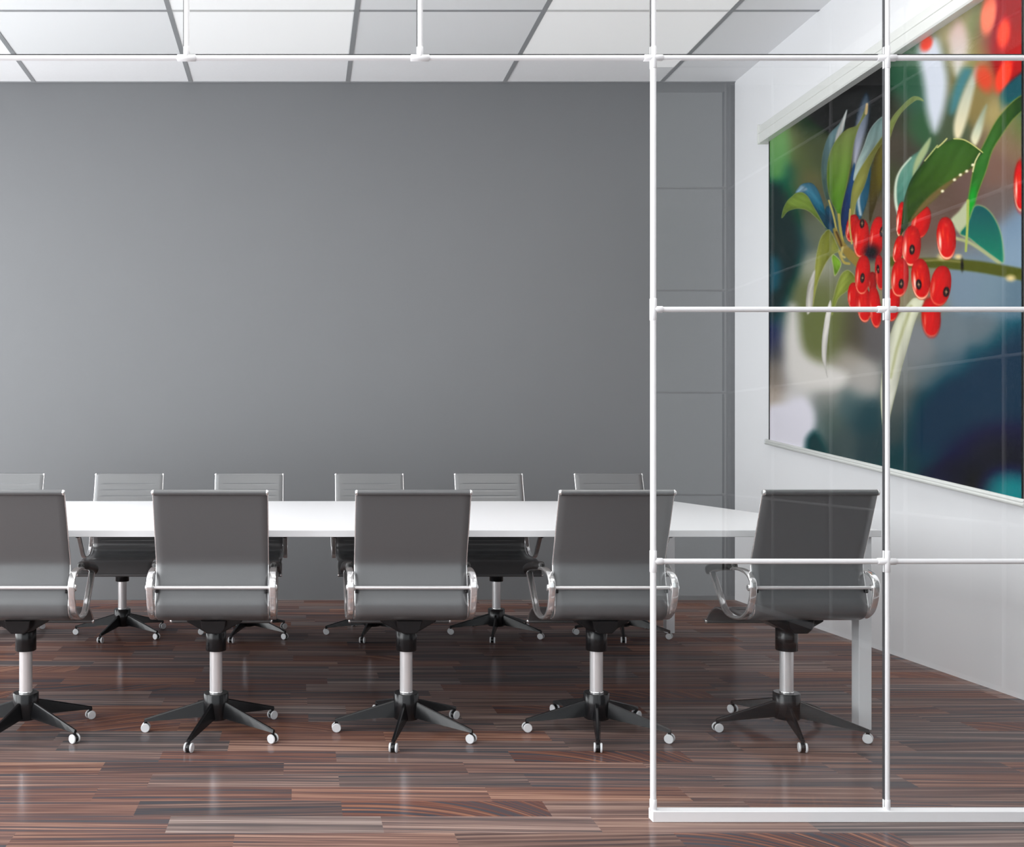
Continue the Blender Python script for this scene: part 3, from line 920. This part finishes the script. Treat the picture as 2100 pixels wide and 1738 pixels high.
    poly([(275, 1530), (300, 1490), (330, 1458), (400, 1450), (450, 1500), (490, 1600), (520, 1720), (534, 1820), (500, 1780), (455, 1700), (420, 1640), (375, 1560), (330, 1525)], (16, 70, 86), 5, top=(66, 108, 128))
    poly([(278, 1525), (302, 1488), (330, 1470), (372, 1500), (330, 1522)], (128, 156, 172), 10)
    poly([(165, 1722), (180, 1650), (212, 1590), (250, 1555), (280, 1530), (330, 1525), (375, 1560), (420, 1640), (455, 1700), (500, 1780), (528, 1820), (440, 1727), (370, 1670), (290, 1654), (215, 1677), (178, 1722)], (104, 124, 56), 4,
         rim=(150, 158, 104), rim_w=7)
    # twig and stalks
    line([(540, 1590), (575, 1700), (602, 1835)], 14, (166, 152, 84), 4)
    line([(618, 1700), (630, 1800), (652, 1930)], 20, (152, 140, 72), 4)
    line([(585, 1820), (620, 1900), (660, 1960), (700, 2010), (780, 2080)], (28, 86), (132, 112, 58), 8)
    line([(600, 1840), (630, 1910), (640, 1950)], 14, (70, 52, 34), 8)
    line([(620, 1990), (655, 2075), (700, 2090)], 20, (158, 142, 76), 5)
    line([(650, 1960), (640, 2020), (665, 2040)], 16, (176, 160, 96), 8)
    poly([(540, 1818), (500, 1850), (470, 1900), (445, 2000), (432, 2100), (418, 2290), (412, 2440), (432, 2330), (462, 2210), (520, 2080), (580, 2012), (622, 1990), (602, 1930), (570, 1860)], (150, 152, 78), 5, top=(128, 132, 60), rim=(176, 176, 104), rim_w=7)
    poly([(560, 2040), (582, 2018), (640, 2090), (588, 2190), (572, 2110)], (112, 150, 52), 5, rim=(200, 196, 150), rim_w=9)
    poly([(432, 2140), (390, 2210), (370, 2280), (358, 2400), (365, 2480), (378, 2490), (408, 2440), (420, 2290)], (206, 200, 190), 6)
    poly([(750, 2200), (722, 2160), (685, 2140), (640, 2170), (605, 2250), (580, 2340), (558, 2440), (566, 2500), (590, 2430), (620, 2360), (680, 2310), (730, 2260), (748, 2222)], (120, 130, 60), 5, rim=(170, 172, 110), rim_w=8)
    poly([(552, 2380), (520, 2470), (497, 2600), (485, 2700), (484, 2830), (500, 2890), (528, 2992), (520, 2900), (526, 2750), (546, 2560), (560, 2450)], (228, 222, 214), 4)
    poly([(1215, 2362), (1150, 2430), (1080, 2520), (1030, 2640), (985, 2810), (962, 2960), (950, 3110), (955, 3270), (970, 3440), (980, 3540), (1000, 3450), (1025, 3300), (1060, 3150), (1085, 3050), (1120, 2900), (1170, 2730), (1215, 2570),
          (1258, 2460), (1295, 2385)], (226, 222, 212), 5, top=(206, 206, 178), rim=(196, 200, 150), rim_w=6)
    line([(1190, 2430), (1125, 2620), (1075, 2780), (1030, 2990)], (26, 18), (164, 164, 124), 16)
    # ---- berries
    berry(735, 800, 46, 105, 0, lit=0.6)
    berry(885, 690, 34, 80, 0, dark=0.25, lit=0.4)
    berry(820, 870, 57, 140, -3, lit=0.7)
    berry(905, 890, 47, 165, -5, lit=0.5)
    berry(1045, 870, 56, 132, 6, lit=0.5)
    berry(728, 265, 52, 110, 8, dark=0.12, lit=0.7)
    line([(708, 1660), (704, 1780), (722, 1930)], 14, (172, 152, 88), 4)
    berry(797, 345, 62, 152, 3, star=(0.0, -0.78), lit=0.7)
    berry(920, 335, 58, 162, 6, star=(0.62, -0.3), lit=0.5)
    blob(880, 2000, 60, 60, 0, (36, 26, 40), 0.8)
    berry(945, 615, 38, 138, -4, star=(-0.35, -0.2), dark=0.1, lit=0.4)
    berry(808, 635, 59, 156, 4, star=(0.0, 0.15), lit=0.6)
    berry(1092, 430, 40, 110, 10, lit=0.9)
    berry(1195, 405, 73, 160, 3, star=(0.08, 0.18), lit=0.9)
    berry(1103, 655, 69, 154, 4, star=(0.2, 0.32), lit=0.7)
    berry(1470, 345, 76, 168, -3, lit=1.0)
    berry(1350, 970, 75, 158, -2, lit=0.35, soft=0.16)
    berry(1268, 668, 75, 162, -4, star=(-0.25, 0.25), lit=1.0)
    berry(1425, 722, 82, 160, 8, star=(0.62, 0.25), lit=0.4)
    berry(2065, -70, 60, 205, 0, lit=0.9, soft=0.2)
    return np.clip(img, 0, 255).reshape(*shape, 3)


def make_canvas():
    nc, nr = 330, 560
    pxs = np.linspace(CV['left'], CV['right'], nc)
    verts = np.zeros((nr, nc, 3))
    z_top = 3.345
    for j, p in enumerate(pxs):
        y = XS * F_PX / (p - VX)
        zb = EYE + (VY - bottom_px(p)) * y / F_PX
        verts[:, j, 0] = XS
        verts[:, j, 1] = y
        verts[:, j, 2] = np.linspace(z_top, zb, nr)
    PX = VX + verts[..., 0] * F_PX / verts[..., 1]
    PY = VY - (verts[..., 2] - EYE) * F_PX / verts[..., 1]
    rgb = paint(PX, PY)
    # black side margins of the sheet
    edge = (PX < 1579.6) | (PX > 2094.5)
    rgb[edge] = (10, 10, 10)
    s = rgb / 255.0
    lin_ = np.where(s <= 0.04045, s / 12.92, ((s + 0.055) / 1.055) ** 2.4)
    lin_ = np.clip((lin_ - PIC_LIFT) * PIC_GAIN, 0.002, 0.95)
    n = nr * nc
    idx = np.arange(n).reshape(nr, nc)
    quads = np.stack([idx[:-1, :-1], idx[:-1, 1:], idx[1:, 1:], idx[1:, :-1]], -1).reshape(-1, 4)
    corners = [idx[0, 0], idx[0, -1], idx[-1, -1], idx[-1, 0]]
    back = verts.reshape(-1, 3)[corners] + np.array((0.003, 0, 0))
    allv = np.concatenate([verts.reshape(-1, 3), back])
    faces = quads.tolist()
    b = [n, n + 1, n + 2, n + 3]
    faces.append([b[3], b[2], b[1], b[0]])
    for i in range(4):
        k = (i + 1) % 4
        faces.append([int(corners[i]), b[i], b[k], int(corners[k])])
    me = bpy.data.meshes.new('canvas')
    me.from_pydata(allv.tolist(), [], faces)
    at = me.color_attributes.new('print', 'FLOAT_COLOR', 'POINT')
    buf = np.ones((n + 4, 4), np.float32)
    buf[:n, :3] = lin_.reshape(-1, 3)
    buf[n:, :3] = 0.02
    at.data.foreach_set('color', buf.ravel())
    m, nt, bs = new_mat('printed_canvas')
    a = N(nt, 'ShaderNodeVertexColor', layer_name='print')
    nt.links.new(a.outputs['Color'], bs.inputs['Base Color'])
    bs.inputs['Roughness'].default_value = 0.7
    bs.inputs['Specular IOR Level'].default_value = 0.15
    me.materials.append(m)
    o = bpy.data.objects.new('canvas', me)
    COL.objects.link(o)
    o.parent = screen
    return o


WIN_RADIANCE = 7.0
PIC_LIFT, PIC_GAIN = 0.018, 1.10
make_canvas()


def on_sheet(px, dz=0.0):
    y = XS * F_PX / (px - VX)
    return Vector((XS - 0.004, y, EYE + (VY - bottom_px(px)) * y / F_PX + dz))


bar = MB()
p0, p1 = on_sheet(1573), on_sheet(2104)
for dz, r in ((-0.008, 0.012), (-0.022, 0.013)):
    bar.cyl(p0 + Vector((0, 0, dz)), p1 + Vector((0, 0, dz)), r, n=18, c=0.002)
bar = bar.build('weight_bar', M_HOUSING, screen)
d = (p0 - p1).normalized()
c = MB()
for dz, r in ((-0.008, 0.0128), (-0.022, 0.0138)):
    c.cyl(p0 + Vector((0, 0, dz)) - d * 0.004, p0 + Vector((0, 0, dz)) + d * 0.012, r, n=18, c=0.002)
c.build('bar_cap', M_WHEEL, bar)

# ------------------------------------------------------------------ daylight
w = bpy.data.worlds.new('overcast_sky')
scene.world = w
w.use_nodes = True
nt = w.node_tree
bg = nt.nodes['Background']
bg.inputs['Color'].default_value = (0.93, 0.965, 1.0, 1)
bg.inputs['Strength'].default_value = 1.45

for i, (a, b) in enumerate(WY):
    l = bpy.data.lights.new('window_daylight', 'AREA')
    l.shape = 'RECTANGLE'
    l.size, l.size_y = 3.59, b - a
    l.energy = WIN_RADIANCE * PI * 3.59 * (b - a)
    l.color = (0.97, 0.985, 1.0)
    o = bpy.data.objects.new('window_daylight', l)
    COL.objects.link(o)
    o.location = (X_LEFT - 0.17, (a + b) / 2, 1.855)
    o.rotation_euler = (0, -PI / 2, 0)

# ------------------------------------------------------------------ camera
cam = bpy.data.cameras.new('camera')
cam.sensor_fit = 'HORIZONTAL'
cam.sensor_width = 36.0
cam.lens = 36.0 * F_PX / 2100.0
cam.shift_x = (1050.0 - VX) / 2100.0
cam.shift_y = (VY - 869.0) / 2100.0
cam.clip_start = 0.05
co = bpy.data.objects.new('camera', cam)
COL.objects.link(co)
co.location = (0, 0, EYE)
co.rotation_euler = (PI / 2, 0, 0)
scene.camera = co

scene.view_settings.view_transform = 'Standard'
scene.view_settings.look = 'None'
scene.view_settings.gamma = 1.0
scene.view_settings.use_curve_mapping = False
scene.view_settings.exposure = 0.0
scene.cycles.max_bounces = 12
scene.cycles.diffuse_bounces = 6
scene.cycles.glossy_bounces = 6
scene.cycles.transparent_max_bounces = 24
scene.cycles.caustics_reflective = False
scene.cycles.use_denoising = True
